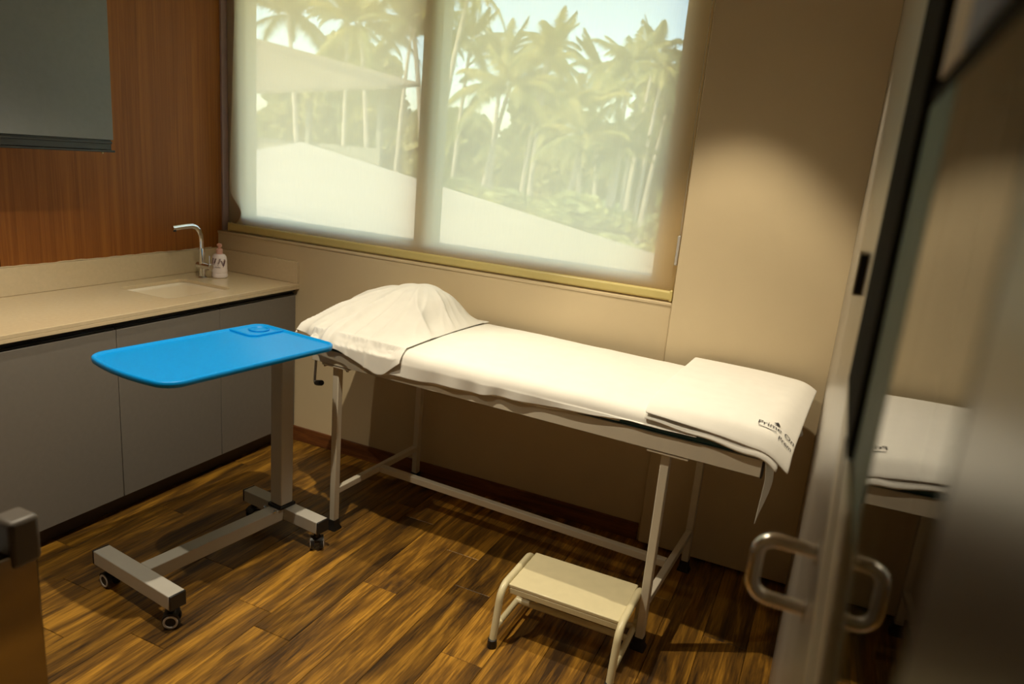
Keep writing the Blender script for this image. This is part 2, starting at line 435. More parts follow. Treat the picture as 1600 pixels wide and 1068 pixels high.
dl(DB((GX, 0.26, 1.6785), (GX+.008, 0.689, 2.45)), 'transom_pane', M['doorglass'])
# D pull handle: two posts into the stile, rounded bow
HY = .88-.62
hp = bend([(-.0045, HY, 1.172), (-.0708, HY, 1.173), (-.0708, HY, 1.094), (-.0045, HY, 1.093)], 0.022)
dh = MB().tube(hp, 0.0085, seg=18).build('door_handle', M['handle'], door)
for z in (1.172, 1.093):
    MB().lathe([(.016, -.010), (.016, -.004), (.013, -.003)], (.0035, HY, z), axis='X', seg=20).build('handle_rose', M['steel'], dh)
# notice stuck on the upper pane
nt_ = thing('notice_sheet', 'blue-grey notice with a pale left margin on upper door glass', 'notice', (GX-.0005, .40, 1.95))
MB().box((-.0015, -.13, -.271), (0, .105, .35)).build('sheet_face', M['notice'], nt_)
MB().box((-.0018, .105, -.271), (0, .225, .35)).build('margin', M['noticewhite'], nt_)
for (a, b) in ((-.10, -.07), (-.03, -.01), (.03, .08)):
    MB().box((-.0024, .13, a), (-.0017, .20, b)).build('red_mark', M['mark'], nt_)
struct(MB().box((XR+.004, YF, 0), (XR+.12, 0.258, CEIL)).build('trim_1', M['darkjamb'], bevel=0.004))
struct(MB().box((XR+.001, 0.259, 2.505), (XR+.09, .998, CEIL)).build('trim_2', M['rightwall']))
cor = MB(); cor.box((1.30, YF, 0), (1.4, YB+.1, CEIL)); cor.box((XR+.1, YB-.04, 0), (1.4, YB+.1, CEIL))
struct(cor.build('wall_corridor', M['corridor'], smooth=False))

# ------------------------------------------------------------------ window and blind
win = struct(bpy.data.objects.new('window_1', None)); COL.objects.link(win); win.location = (-1.8, 3.05, SILL)
def wl(lo, hi): return MB().box((lo[0]+1.8, lo[1]-3.05, lo[2]-SILL), (hi[0]+1.8, hi[1]-3.05, hi[2]-SILL))
wl((-3.08, 3.004, SILL), (-2.93, 3.085, 2.5)).build('frame_jamb', M['alu'], win, bevel=.003)
wl((-0.70, 3.004, SILL), (-0.55, 3.085, 2.5)).build('frame_jamb', M['alu'], win, bevel=.003)
wl((-2.93, 3.004, SILL), (-0.70, 3.085, 1.160)).build('frame_rail', M['alu'], win, bevel=.003)
wl((-2.93, 3.004, 2.44), (-0.70, 3.085, 2.5)).build('frame_rail', M['alu'], win, bevel=.003)
wl((-1.872, 3.002, 1.16), (-1.775, 3.09, 2.44)).build('mullion', M['alu'], win, bevel=.003)
wl((-2.93, 3.055, 1.16), (-1.87, 3.061, 2.44)).build('pane', M['pane'], win)
wl((-1.78, 3.055, 1.16), (-0.70, 3.061, 2.44)).build('pane', M['pane'], win)
struct(MB().box((XL-.004, 2.962, SILL), (XL+.012, 3.002, 2.5)).build('trim_3', M['jambstrip'], bevel=.002))

blind = thing('roller_blind', 'wide translucent beige roller blind pulled down over the window', 'blind', (-1.80, 2.962, SILL))
BL, BR = -3.005, -0.592
nu, nz = 120, 80
P = np.zeros((nu, nz, 3))
for i in range(nu):
    for j in range(nz):
        u = i/(nu-1); z = j/(nz-1)
        zz = 0.045 + z*1.45
        xx = BL + u*(BR-BL)
        e = math.exp(-u*26)                       # left edge curls in and waves near its foot
        c = math.exp(-((zz-.10)/.075)**2)
        xx += e*(0.045*min(1, max(0, (zz-.25))*1.2) + 0.055*c*1.0)
        yv = 0.004*math.sin(u*9+zz*2)*(1-z)*.6 + 0.028*e*c
        P[i, j] = (xx+1.80, yv, zz)
MB().grid(P).build('fabric', M['blind'], blind)
bar = MB(); bar.box((BL+1.80, -.014, 0.006), (BR+1.80, .012, 0.046)); bar.build('bottom_bar', M['rod'], blind, bevel=.009, seg=4)
for xx in (BR-.012, BL):
    MB().box((xx+1.80, -.015, 0.003), (xx+1.815, .013, 0.05)).build('end_cap', M['rod'], blind, bevel=.004)
MB().cyl((BL+1.80, .03, 1.50), (BR+1.80, .03, 1.50), .032).build('roller_tube', M['alu'], blind)
ch = MB()
for k in range(230):
    z = 0.27 + k*0.0052
    ch.sphere((-0.592+1.80-.006*math.sin(k*.01), -.018, z), .0021, u=6, v=4)
ch = ch.build('bead_chain', M['clear'], blind); ch['kind'] = 'stuff'
MB().box((-.600+1.80, -.026, 0.155), (-.588+1.80, -.010, 0.275)).build('chain_clip', M['clear'], blind, bevel=.004)

# ------------------------------------------------------------------ counter, cabinets, sink
CT = 0.866; CF = -2.502
counter = thing('worktop', 'long beige stone worktop with upstand along the wooden wall', 'worktop', (-2.78, 1.6, CT))
SX0, SX1, SY0, SY1 = -2.938, -2.612, 2.225, 2.592
outer = [(XL, 0.2), (CF, 0.2), (CF, YB), (XL, YB)]
inner = rrect(SX0, SX1, SY0, SY1, 0.035)
b = MB(); bm = b.bm
vo = [bm.verts.new((x+2.78, y-1.6, 0)) for x, y in outer]; vi = [bm.verts.new((x+2.78, y-1.6, 0)) for x, y in inner]
ed = [bm.edges.new((vo[i], vo[(i+1) % 4])) for i in range(4)] + [bm.edges.new((vi[i], vi[(i+1) % len(vi)])) for i in range(len(vi))]
bmesh.ops.triangle_fill(bm, use_beauty=True, edges=ed)
ext = bmesh.ops.extrude_face_region(bm, geom=list(bm.faces))
for v in ext['geom']:
    if isinstance(v, bmesh.types.BMVert): v.co.z = -0.016
slab = b.build('slab', M['counter'], counter, bevel=0.0015, smooth=False)
MB().box((CF-.03+2.78, .2-1.6, -.030), (CF+2.78, YB-1.6, -.0161)).build('front_edge', M['counter'], counter, bevel=.001)
MB().box((XL+2.78, .2-1.6, 0.0005), (XL+.02+2.78, YB-1.6, 0.117)).build('upstand', M['counter'], counter, bevel=.0015)
MB().box((XL+.0205+2.78, YB-.02-1.6, 0.0005), (CF-.002+2.78, YB-1.6, 0.112)).build('upstand', M['counter'], counter, bevel=.0015)

sink = thing('sink_basin', 'cream ceramic undermount sink set into the stone worktop', 'sink', ((SX0+SX1)/2, (SY0+SY1)/2, CT-.16))
sx, sy = (SX1-SX0)/2, (SY1-SY0)/2
loops = []
for (g, z) in ((.004, .1435), (.003, .125), (-.004, .06), (-.016, .02), (-.05, .004), (-.11, .001)):
    r = .035 if g > -.02 else .03
    loops.append([(x, y, z) for x, y in rrect(-sx-g, sx+g, -sy-g, sy+g, r+.01)])
MB().loft(loops, cap0=False).build('bowl', M['ceramic'], sink, solid=.006)
MB().lathe([(.022, .001), (.024, .004), (.018, .005), (.008, .002)], (0, 0.02, 0.001)).build('drain', M['chrome'], sink)
lg = MB(); xx = -sx-.001
lg.box((xx, -.020, .085), (xx+.002, -.017, .101)); lg.box((xx, -.034, .076), (xx+.002, -.006, .078)); lg.box((xx, -.027, .080), (xx+.002, -.012, .082))
lg.build('maker_mark', M['darkprint'], sink)

cab_y = [0.2, 0.85, 1.366, 1.896, 2.424, 2.932]
for n, (a, b_) in enumerate(zip(cab_y, cab_y[1:])):
    lab = ['grey base cabinet at the hidden near end of the worktop', 'grey base cabinet beyond the steel trolley, mostly out of view',
           'wide grey base cabinet left of the blue table top, beside the trolley corner', 'grey base cabinet right under the sink\'s left half, behind the blue table top', 'grey base cabinet in the corner by the window wall, right of the sink'][n]
    c = thing('base_cabinet', lab, 'cabinet', (-2.54, (a+b_)/2, 0), group='grey base cabinets under the worktop')
    h = (b_-a)/2
    MB().box((-.50, -h+.0005, .09), (-.004, h-.0005, .70)).build('carcass', M['cabinet'], c)
    MB().box((0, -h+.0016, .088), (.019, h-.0016, .803)).build('door', M['cabinet'], c, bevel=.0015)
    MB().box((-.06, -h, 0.001), (-.045, h, .09)).build('toe_kick', M['toekick'], c)
    pr = MB().box((-.02, -h+.0006, .803), (-.005, h-.0006, .834)); pr.box((-.02, -h+.0006, .822), (.016, h-.0006, .8345)); pr.box((-.008, -h+.0006, .800), (.010, h-.0006, .812))
    pr.build('finger_channel', M['black'], c, bevel=.003)

ucab_y = [0.40, 0.90, 1.50, 2.10]
for n, (a, b_) in enumerate(zip(ucab_y, ucab_y[1:])):
    lab = ['slate grey wall cabinet furthest out of view', 'slate grey wall cabinet beyond the left edge of the view', 'slate grey wall cabinet with black bottom profile on the wooden wall'][n]
    c = thing('wall_cabinet', lab, 'cabinet', (-2.90, (a+b_)/2, 1.515), group='grey wall cabinets on the wooden wall')
    h = (b_-a)/2
    MB().box((-.158, -h+.001, .01), (.130, h-.004, 1.0)).build('carcass', M['uppercab'], c)
    MB().box((.132, -h+.001, .004), (.150, h-.001, 1.0)).build('door', M['uppercab'], c, bevel=.0015)
    pf = MB().box((.10, -h, -.036), (.143, h-.006, .004)); pf.box((.10, -h, -.045), (.152, h+.004, -.036)); pf.box((.10, -h, -.012), (.150, h-.006, -.002))
    pf.build('bottom_profile', M['black'], c, bevel=.002)
    MB().cyl((.146, h-.05, -.050), (.146, h-.05, -.046), .004).build('screw', M['rod'], c)

# faucet: round base and column, flat curved spout reaching over the sink, side body with pin lever
fa = thing('kitchen_faucet', 'chrome faucet with tall flat curved spout beside the sink', 'faucet', (-2.90, 2.675, CT))
MB().lathe([(.024, 0), (.024, .004), (.020, .008), (.016, .009)], seg=28).build('base', M['chrome'], fa)
MB().cyl((0, 0, .006), (0, 0, .15), .0145, seg=28).build('column', M['chrome'], fa)
sp = [(0, 0, .145), (0, 0, .18), (0, -.003, .212), (0, -.014, .238), (0, -.032, .256), (0, -.056, .264), (0, -.10, .263), (0, -.17, .258)]
pts = []
for i in range(len(sp)-1):
    for t in (0, .5): pts.append(Vector(sp[i]).lerp(Vector(sp[i+1]), t))
pts.append(Vector(sp[-1]))
MB().tube(pts, 0, seg=16, flat=(.0125, .007)).build('spout', M['chrome'], fa)
MB().cyl((0, -.160, .250), (0, -.160, .242), .008).build('aerator', M['rubber'], fa)
MB().cyl((-.030, 0, .062), (.062, 0, .062), .0165, seg=28).build('mixer_body', M['chrome'], fa, bevel=.002)
MB().cyl((.052, 0, .074), (.050, 0, .118), .0028, seg=12).build('lever_pin', M['chrome'], fa)

# soap bottle
so = thing('soap_bottle', 'pale pink ribbed soap pump bottle with plum sprigs by the faucet', 'bottle', (-2.862, 2.752, CT))
so.scale = (1.1, 1.1, 1.08)
prof = [(.030, 0), (.0345, .003), (.036, .010), (.0345, .019), (.0335, .022), (.0350, .026), (.0345, .036), (.0335, .040), (.0335, .060), (.0325, .085), (.030, .100), (.024, .109), (.014, .112)]
MB().lathe(prof, seg=36).build('bottle_body', M['bottle'], so)
MB().lathe([(.0135, .112), (.0145, .115), (.0145, .133), (.011, .136), (.006, .136), (.006, .148)], seg=24).build('collar', M['rosegold'], so)
ph = MB(); ph.lathe([(.008, .147), (.011, .150), (.011, .156), (.006, .160)], seg=20)
ph.tube([(0, 0, .155), (.020, -.012, .157), (.032, -.020, .153)], .0042, seg=10)
ph.build('pump_head', M['rosegold'], so)
spr = MB()
def onb(a, z):
    r = np.interp(z, [q[1] for q in prof], [q[0] for q in prof])+.0006
    return Vector((r*math.cos(a), r*math.sin(a), z))
for (a0, z0, da, dz) in ((-1.55, .062, .30, .030), (-1.0, .060, .33, .032), (-.35, .052, .35, -.018+.055), (.05, .085, -.3, -.03), (-1.9, .058, .12, .035), (-.6, .085, .35, -.03)):
    pts = [onb(a0+da*t, z0+dz*t) for t in np.linspace(0, 1, 8)]
    spr.tube(pts, .0007, seg=5)
    for t in (.25, .45, .65, .85):
        for sgn in (-1, 1):
            q = onb(a0+da*t, z0+dz*t); e = onb(a0+da*t+.13*sgn, z0+dz*t+.006)
            spr.tube([q, (q+e)/2, e], [.0005, .0016, .0004], seg=5)
for k in range(5):
    spr.tube([onb(-1.45+k*.17, .050), onb(-1.40+k*.17, .056 if k % 2 else .053), onb(-1.33+k*.17, .050)], .0009, seg=5)
spr.build('sprig_print', M['sprig'], so)

# ------------------------------------------------------------------ overbed table
TA = math.radians(-7.0)
tb = thing('overbed_table', 'overbed table on castors with a glossy blue tray top', 'table', (-1.925, 1.845, 0), TA)
def ttop():
    out = []
    hw, hl = .220, .362
    # outline (counter-clockwise) with a bowed near end and rounded corners
    pts = rrect(-hw, hw, -hl+.02, hl, .055, 8)
    res_ = []
    for (x, y) in pts:
        if y < -hl+.08:
            y -= .030*(1-(x/hw)**2)
        res_.append((x, y))
    # densify straight near end
    out = []
    for i, p in enumerate(res_):
        q = res_[(i+1) % len(res_)]
        out.append(p)
        L = math.hypot(q[0]-p[0], q[1]-p[1])
        n = int(L/.04)
        for k in range(1, n):
            t = k/n; xx = p[0]+(q[0]-p[0])*t; yy = p[1]+(q[1]-p[1])*t
            if yy < -hl+.05: yy = -hl+.02-.030*(1-(xx/hw)**2)
            out.append((xx, yy))
    return out
ol = ttop()
def inset(ol, d):
    n = len(ol); res_ = []
    for i in range(n):
        a, p, c = Vector((*ol[i-1], 0)), Vector((*ol[i], 0)), Vector((*ol[(i+1) % n], 0))
        t = (c-a).normalized(); nrm = Vector((-t.y, t.x, 0))
        q = p + nrm*d; res_.append((q.x, q.y))
    return res_
TZ = 0.850
loops = []
for (d, z) in ((.012, -.024), (.002, -.020), (0, -.012), (0, -.003), (.003, 0), (.008, 0), (.011, -.003), (.016, -.007), (.022, -.008)):
    loops.append([(x, y, TZ+z) for x, y in inset(ol, d)])
top = MB().loft(loops).build('tray_top', M['blue'], tb, angle=60)
# cup holder in the far left corner
ccx, ccy = -.155, .300
MB().lathe([(.040, -.0005), (.041, .004), (.038, .0065), (.034, .005), (.031, .0005)], (ccx, ccy, TZ-.008), seg=40).build('cup_ring', M['blue'], tb)
fence = bend([(-.212, .205, TZ-.006), (-.095, .205, TZ-.006), (-.075, .225, TZ-.006), (-.075, .352, TZ-.006)], .02)
MB().tube(fence, 0, seg=8, flat=(.004, .006)).build('cup_rim', M['blue'], tb)
# support head, telescopic column
cx, cy = -.0, .285
MB().box((cx-.075, cy-.075, TZ-.066), (cx+.085, cy+.035, TZ-.024)).build('support_head', M['tablegrey'], tb, bevel=.004)
MB().box((cx-.032, cy-.030, .148), (cx+.032, cy+.030, TZ-.055)).build('column', M['tablegrey'], tb, bevel=.004)
MB().box((cx-.038, cy-.038, .134), (cx+.038, cy+.040, .148)).build('column_foot', M['rubber'], tb, bevel=.002)
for (a, b_) in ((-.03, -.058), (.028, -.06)):
    MB().lathe([(.008, 0), (.008, .005), (.004, .008)], (cx+a, cy+b_, .1345), seg=12).build('bolt', M['chrome'], tb)
ZB0, ZB1 = .082, .134
YN, YR = -.335, .300
for (y, hwid) in ((YN, .215), (YR, .215)):
    bar = MB().box((-hwid, y-.029, ZB0), (hwid, y+.029, ZB1)).build('cross_bar', M['tablegrey'], tb, bevel=.003)
    for s in (-1, 1):
        MB().box((min(s*hwid, s*(hwid+.008)), y-.0295, ZB0-.0005), (max(s*hwid, s*(hwid+.008)), y+.0295, ZB1+.0005)).build('end_cap', M['rubber'], bar, bevel=.003)
MB().box((-.029, YN+.029, ZB0), (.029, YR-.029, ZB1)).build('spine_bar', M['tablegrey'], tb, bevel=.003)
def caster(x, y, ang):
    c = bpy.data.objects.new('caster', None); COL.objects.link(c); c.parent = tb; c.location = (x, y, 0); c.rotation_euler = (0, 0, ang)
    w = MB()
    for s in (-1, 1):
        w.lathe([(.010, s*.010), (.026, s*.010), (.0275, s*.013), (.0275, s*.021), (.025, s*.024), (.012, s*.024)], (0, 0, .0275), axis='Y', seg=28)
    w.build('wheel', M['rubber'], c)
    for s in (-1, 1):
        MB().lathe([(.0165, s*.0238), (.0235, s*.0238), (.0235, s*.0262), (.0215, s*.0268), (.0170, s*.0262), (.0165, s*.0238)], (0, 0, .0275), axis='Y', seg=28, caps=False).build('wheel_ring', M['castergrey'], c)
    h = MB()
    # hood: curved cover over the two wheels plus swivel stem
    prof = [Vector((-.028*math.cos(a)*1.02+.0, 0, .0275+.0305*math.sin(a))) for a in np.linspace(.35, 2.5, 12)]
    for s in (-1,):
        loops = []
        for wv in (-.0255, .0255):
            loops.append([(p.x, wv, p.z) for p in prof] + [(p.x*.9, wv, .0275+(p.z-.0275)*.88) for p in prof[::-1]])
        h.loft(loops)
    h.box((-.009, -.009, .0275), (.009, .009, .060))
    h.cyl((0, 0, .050), (0, 0, ZB0+.002), .012, seg=16)
    h.build('hood', M['rubber'], c)
    return c
caster(.185, YN, .79); caster(-.175, YN+.005, .0)
caster(.190, YR, -.74); caster(-.180, YR-.005, 1.32)

# ------------------------------------------------------------------ examination couch
BA = math.radians(-3.2)
B0 = Vector((-1.745, 2.285, 0))
bed = thing('examination_couch', 'cream steel examination couch with teal mattress under the window', 'bed', B0, BA)
RZ0, RZ1 = .732, .790
UL, UR = -.112, 1.652
rl = MB().box((UL, -.030, RZ0), (UR, -.004, RZ1)); rl.box((UL, -.030, RZ1-.004), (UR, .01, RZ1)); rl.box((UL, -.030, RZ0), (UR, .006, RZ0+.004))
rl.build('side_rail', M['framewhite'], bed, bevel=.003)
rl = MB().box((UL, .600, RZ0), (UR, .626, RZ1)); rl.build('side_rail', M['framewhite'], bed, bevel=.003)
for u in (UL, UR-.026):
    MB().box((u, -.004, RZ0), (u+.026, .600, RZ1)).build('end_rail', M['framewhite'], bed, bevel=.003)
MB().box((UR, -.0305, RZ0-.001), (UR+.004, -.003, RZ1+.001)).build('rail_cap', M['rubber'], bed)
MB().box((UL+.03, 0, RZ1-.012), (UR-.03, .598, RZ1-.004)).build('deck', M['framewhite'], bed)
for (u, v) in ((0, 0), (1.36, 0), (0, .595), (1.36, .595)):
    lg = MB().box((u-.0145, v-.0145, .03), (u+.0145, v+.0145, RZ0-.008)).build('leg', M['framewhite'], bed, bevel=.003)
    ft = MB(); ft.loft([[(u+x, v+y, z) for x, y in rrect(-w, w, -w, w, .005, 2)] for (w, z) in ((.025, 0), (.024, .006), (.0185, .018), (.0185, .045))])
    ft.build('rubber_foot', M['rubber'], lg)
    MB().box((u-.060, v-.028, RZ0-.010), (u+.075, v+.022, RZ0-.001)).build('bracket', M['framewhite'], lg, bevel=.002)
for (a, b_) in ((-.05, 0), (.065, 0)):
    MB().cyl((a, -.02, RZ0-.016), (a, -.02, RZ0-.009), .006, seg=10).build('bolt', M['steel'], bed)
for u in (0, 1.36):
    MB().box((u-.0125, .0145, .160), (u+.0125, .5805, .188)).build('cross_bar', M['framewhite'], bed, bevel=.003)
MB().box((.0125, .285, .158), (1.3475, .313, .188)).build('stretcher', M['framewhite'], bed, bevel=.003)
# crank
ck = MB().tube(bend([(-.10, .02, .738), (-.105, -.012, .738), (-.106, -.018, .640), (-.098, -.022, .634), (-.05, -.05, .652)], .010, 5), .0055, seg=12).build('crank_arm', M['steel'], bed)
MB().tube([(-.090, -.025, .637), (-.075, -.034, .6425), (-.035, -.058, .657), (-.030, -.061, .659)], [.010, .0115, .0115, .010], seg=18).build('crank_grip', M['rubber'], ck)
mt_ = MB().loft([[(u0+x, v0+y, z) for x, y in rrect(UL+.005, UR-.002, -.022, .620, .03, 4)] for (u0, v0, z) in ((0, 0, RZ1),)] +
                [[(x, y, z) for x, y in rrect(UL+.002+g, UR+.002-g, -.026+g, .624-g, .03, 4)] for (g, z) in ((0, RZ1+.010), (0, RZ1+.026), (.005, RZ1+.040), (.018, RZ1+.050), (.042, RZ1+.055))])
mt_.build('mattress', M['teal'], bed)

# ---- cloth: small mass-spring drape over pillow and couch (couch coordinates)
MZ = RZ1+.060
def smooth_noise(u, v, seed, f):
    r = np.random.default_rng(seed); z = 0
    for k in range(6):
        a = r.uniform(0, 2*PI); ph = r.uniform(0, 2*PI); ff = f*r.uniform(.6, 1.6)
        z = z + np.sin(ff*(u*np.cos(a)+v*np.sin(a))+ph)
    return z/6
PC = np.array([0.060, .335, MZ]); PR = np.array([.215, .200, .095])
def drape_cloth():
    """cloth over the pillow: back edge, crest over the pillow, slope to the couch edge, hem"""
    us = np.linspace(-.285, .338, 84)
    ub = [-.285, -.25, -.20, -.13, -.05, .04, .12, .19, .24, .29, .338]
    zc = np.interp(us, ub, [.845, .872, .915, .962, .998, 1.022, 1.036, 1.024, .988, .925, .874])
    for _ in range(4): zc[1:-1] = (zc[:-2]+2*zc[1:-1]+zc[2:])/4
    vh = np.interp(us, [-.285, -.16, -.10, .02, .34], [.050, .000, -.050, -.056, -.058])
    zh = np.interp(us, [-.285, -.20, -.10, .04, .134, .228, .262, .30, .338], [.800, .822, .826, .806, .776, .746, .752, .785, .815])
    for _ in range(2): zh[1:-1] = (zh[:-2]+2*zh[1:-1]+zh[2:])/4
    X = np.zeros((len(us), 100, 3))
    for i, u in enumerate(us):
        base = MZ+.021 if u > -.12 else MZ-.03+.05*np.clip((u+.285)/.165, 0, 1)
        h = max(zc[i]-base, 0)
        edge = -.018 if u > -.12 else np.interp(u, [-.285, -.12], [.075, -.018])
        pv = [.615, .56, .49, .40, .30, .19, .085, edge, vh[i], vh[i]-.001]
        pz = [base-.006, base+.30*h, base+.80*h, base+h, base+.87*h, base+.55*h, base+.22*h, base-.002, max(zh[i]+.004, base-.040), zh[i]]
        d = np.concatenate([[0], np.cumsum(np.hypot(np.diff(pv), np.diff(pz)))])
        t = np.linspace(0, d[-1], 100)
        vv = np.interp(t, d, pv); zz = np.interp(t, d, pz)
        for _ in range(14):
            vv[1:-1] = (vv[:-2]+2*vv[1:-1]+vv[2:])/4; zz[1:-1] = (zz[:-2]+2*zz[1:-1]+zz[2:])/4
        X[i, :, 0] = u; X[i, :, 1] = vv; X[i, :, 2] = zz
    return X
Xd = drape_cloth()
nu = Xd.shape[0]
du_ = np.gradient(Xd, axis=0); dv_ = -np.gradient(Xd, axis=1); nrm = np.cross(du_, dv_); nrm /= np.linalg.norm(nrm, axis=-1, keepdims=True)+1e-9
th = np.arctan2(Xd[..., 0]-.09, .46-Xd[..., 1]); rd = np.hypot(Xd[..., 0]-.09, .46-Xd[..., 1])
edge_ = np.clip(np.minimum(np.arange(nu), np.arange(nu)[::-1])/8, .1, 1)[:, None]
amp = np.clip((rd-.08)/.28, 0, 1)*edge_
fold = (1-np.abs(np.sin(th*5.2+1.9*smooth_noise(Xd[..., 0], Xd[..., 1], 8, 8)+.4)))**2.4 - .22
fold3 = (1-np.abs(np.sin(th*11+3*smooth_noise(Xd[..., 0], Xd[..., 1], 18, 11))))**3 - .2
fold2 = smooth_noise(Xd[..., 0], Xd[..., 1]*.6, 9, 40)
fold4 = smooth_noise(Xd[..., 0], Xd[..., 1], 19, 90)
front = np.clip((.50-Xd[..., 1])/.15, 0, 1)
Xd = Xd + nrm*(front*(.036*amp*fold + .011*amp*fold3) + edge_*(.0085*fold2 + .0020*fold4))[..., None]
flat_ = (Xd[..., 0] > -.12) & (Xd[..., 1] > -.02)
Xd[..., 2] = np.where(flat_, np.maximum(Xd[..., 2], MZ+.0185), Xd[..., 2])
Xd[..., 1] = np.where(Xd[..., 2] < MZ-.02, np.minimum(Xd[..., 1], np.where(Xd[..., 0] > -.115, -.052, 9)), Xd[..., 1])
dr = thing('pillow_drape', 'crumpled white cloth draped over the pillow at the couch head', 'cloth', B0, BA)
MB().grid(Xd).build('drape_cloth', M['sheet'], dr, solid=.0022, sub=1)

# pillow under the drape (real, hidden by it)
pl = thing('pillow', 'white pillow lump hidden under the crumpled cloth at the couch head', 'pillow', B0, BA)
loops = []
for t in np.linspace(0, .985, 10):
    z = PR[2]*math.sin(t*PI/2); f = (max(0, 1-(z/PR[2])**2))**(1/2.6)
    loops.append([(PC[0]+PR[0]*f*np.sign(math.cos(a))*abs(math.cos(a))**(2/2.6), PC[1]+PR[1]*f*np.sign(math.sin(a))*abs(math.sin(a))**(2/2.6), MZ+.019+z*.8) for a in np.linspace(0, 2*PI, 32, endpoint=False)])
MB().loft(loops).build('pillow_case', M['sheet'], pl)

# main sheet: smooth over the mattress, front edge falling over the side with an uneven hem
def hem(u): return np.interp(u, [-.11, .10, .20, .30, .54, .80, 1.05, 1.31, 1.40, 1.66], [.803, .800, .752, .758, .768, .782, .796, .818, .826, .826])
us = np.linspace(-.108, 1.45, 170)
R_ = .042
P = []
for u in us:
    row = []
    zt = MZ+.006+.006*math.exp(-((u-.55)/.35)**2)
    drop = zt-R_-hem(u)
    w = .010*math.exp(-((u-.62)/.3)**2)
    Ltot = .60
    for t in np.linspace(0, 1, 26):      # back to front on top
        v = .630 - t*(.630-(-.036+R_))
        z = zt + .010*math.sin(PI*t) + .0035*smooth_noise(np.array(u), np.array(v), 11, 16) + .0012*smooth_noise(np.array(u), np.array(v), 5, 55)
        if t < .06: z -= (.06-t)*.12
        row.append((u, v, float(z)))
    z0 = row[-1][2]
    for a in np.linspace(.2, 1, 6):
        an = a*PI/2
        row.append((u, -.036+R_-R_*math.sin(an)-w*a, z0-R_+R_*math.cos(an)))
    for t in np.linspace(.12, 1, 9):
        puck = .005*math.sin(u*34+2*math.sin(u*9))*t*math.exp(-((u-.6)/.45)**2)
        row.append((u+.006*math.sin(u*22)*t, -.038-w*(1-t*.5)+puck-.003*t, z0-R_-max(.002, drop)*t+.002*math.sin(u*27)*t))
    P.append(row)
bs = thing('bed_sheet', 'smooth white sheet spread over the middle of the couch', 'sheet', B0, BA)
MB().grid(np.array(P)).build('sheet_cloth', M['sheet'], bs, solid=.002, sub=1)
# hem of the under layer peeking out below
P = []
for u in np.linspace(.22, 1.2, 90):
    P.append([(u, -.0345-.001*t, hem(u)+.012-.018*t+.0025*math.sin(u*19)) for t in np.linspace(0, 1, 5)])
MB().grid(np.array(P)).build('sheet_hem', M['sheet'], bs, solid=.002)

# foot end: folded sheet on top, its end bending down over the mattress end
def footS(s, v, lift=0.0, ext=0.0):
    """s = length along the couch from u=1.28, v across; returns couch coordinates"""
    vv = (v+.03)/.70
    z = MZ+.014+lift+.012*math.exp(-((v-.33)/.25)**2)+.004*math.sin(v*11+s*6)*.5
    s0 = .332+.03*vv                                # where the bend starts
    ang = math.radians(40-6*vv); r = .12
    if s <= s0: p = (s, 0, -.030*max(0, s/s0-.55)**2)
    else:
        a = min((s-s0)/r, ang); p = (s0+r*math.sin(a), 0, -r*(1-math.cos(a))-.006)
        rest_ = s-s0-r*ang
        if rest_ > 0: p = (p[0]+rest_*math.cos(ang), 0, p[2]-rest_*math.sin(ang))
    return Vector((1.28+p[0]+lift*.25*(s/.4)**2 - .02*vv*(1-s/.45), v, z+p[2]))
fs = thing('folded_sheet', 'folded cream-white printed sheet laid across the couch foot', 'sheet', B0, BA)
def footdroop(t, q):
    e = max(0, 1-q/.16)
    e2 = max(0, 1-q/.05)
    return (.020+.012*min(1, t/.75))*e**2 + (.010+.020*min(1, t/.7))*e2
def footlayer(lift, v0a, v0b, v1, send, name, th):
    P = []
    for i in range(46):
        row = []
        for j in range(40):
            q = j/39
            s = i/45*(send+.012*(1-q))
            v0 = v0a+(v0b-v0a)*(i/45)
            v = v0+(v1-v0)*q
            p = footS(s, v, lift+(.002*math.sin(i*.35)*(1-q)**3 if name == 'fold_layer' else 0))
            p.z -= footdroop(i/45, q)
            row.append(tuple(p))
        P.append(row)
    return MB().grid(np.array(P)).build(name, M['sheet'], fs, solid=th, sub=1)
footlayer(.000, -.045, -.046, .62, .415, 'fold_layer', .009)
footlayer(.020, -.043, -.036, .655, .447, 'top_layer', .006)
# printed letters on the top layer near the front corner
def wraptext(txt, size, s0, v0, name, slope=0.0):
    c = bpy.data.curves.new('t', 'FONT'); c.body = txt; c.size = size; c.extrude = 0; c.resolution_u = 3
    t = bpy.data.objects.new('t', c); COL.objects.link(t)
    dg = bpy.context.evaluated_depsgraph_get(); me = bpy.data.meshes.new_from_object(t.evaluated_get(dg))
    bpy.data.objects.remove(t)
    b = bmesh.new(); b.from_mesh(me); bmesh.ops.subdivide_edges(b, edges=b.edges[:], cuts=1)
    for v in b.verts:
        s = s0+v.co.x; vv = v0+v.co.y+slope*v.co.x
        p = footS(s, vv, .020); e = 1e-3
        n = (footS(s+e, vv, .020)-p).cross(footS(s, vv+e, .020)-p).normalized()
        t = s/.459; ve = -.043+.007*t; q = (vv-ve)/(.655-ve)
        v.co = p+n*.0026-Vector((0, 0, footdroop(t, q)))
    me2 = bpy.data.meshes.new(name); b.to_mesh(me2); b.free(); me2.materials.append(M['darkprint'])
    o = bpy.data.objects.new(name, me2); COL.objects.link(o); o.parent = fs
    return o
wraptext('Prime On', .031, .326, .034, 'printed_name')
wraptext('Prem', .024, .394, .002, 'printed_word')
lg = bmesh.new()
for tri in (((.370, .063), (.392, .062), (.381, .083)),):
    lg.faces.new([lg.verts.new(footS(a, b_, .0230)-Vector((0, 0, footdroop(a/.459, (b_+.037)/.69)-.0015))) for a, b_ in tri])
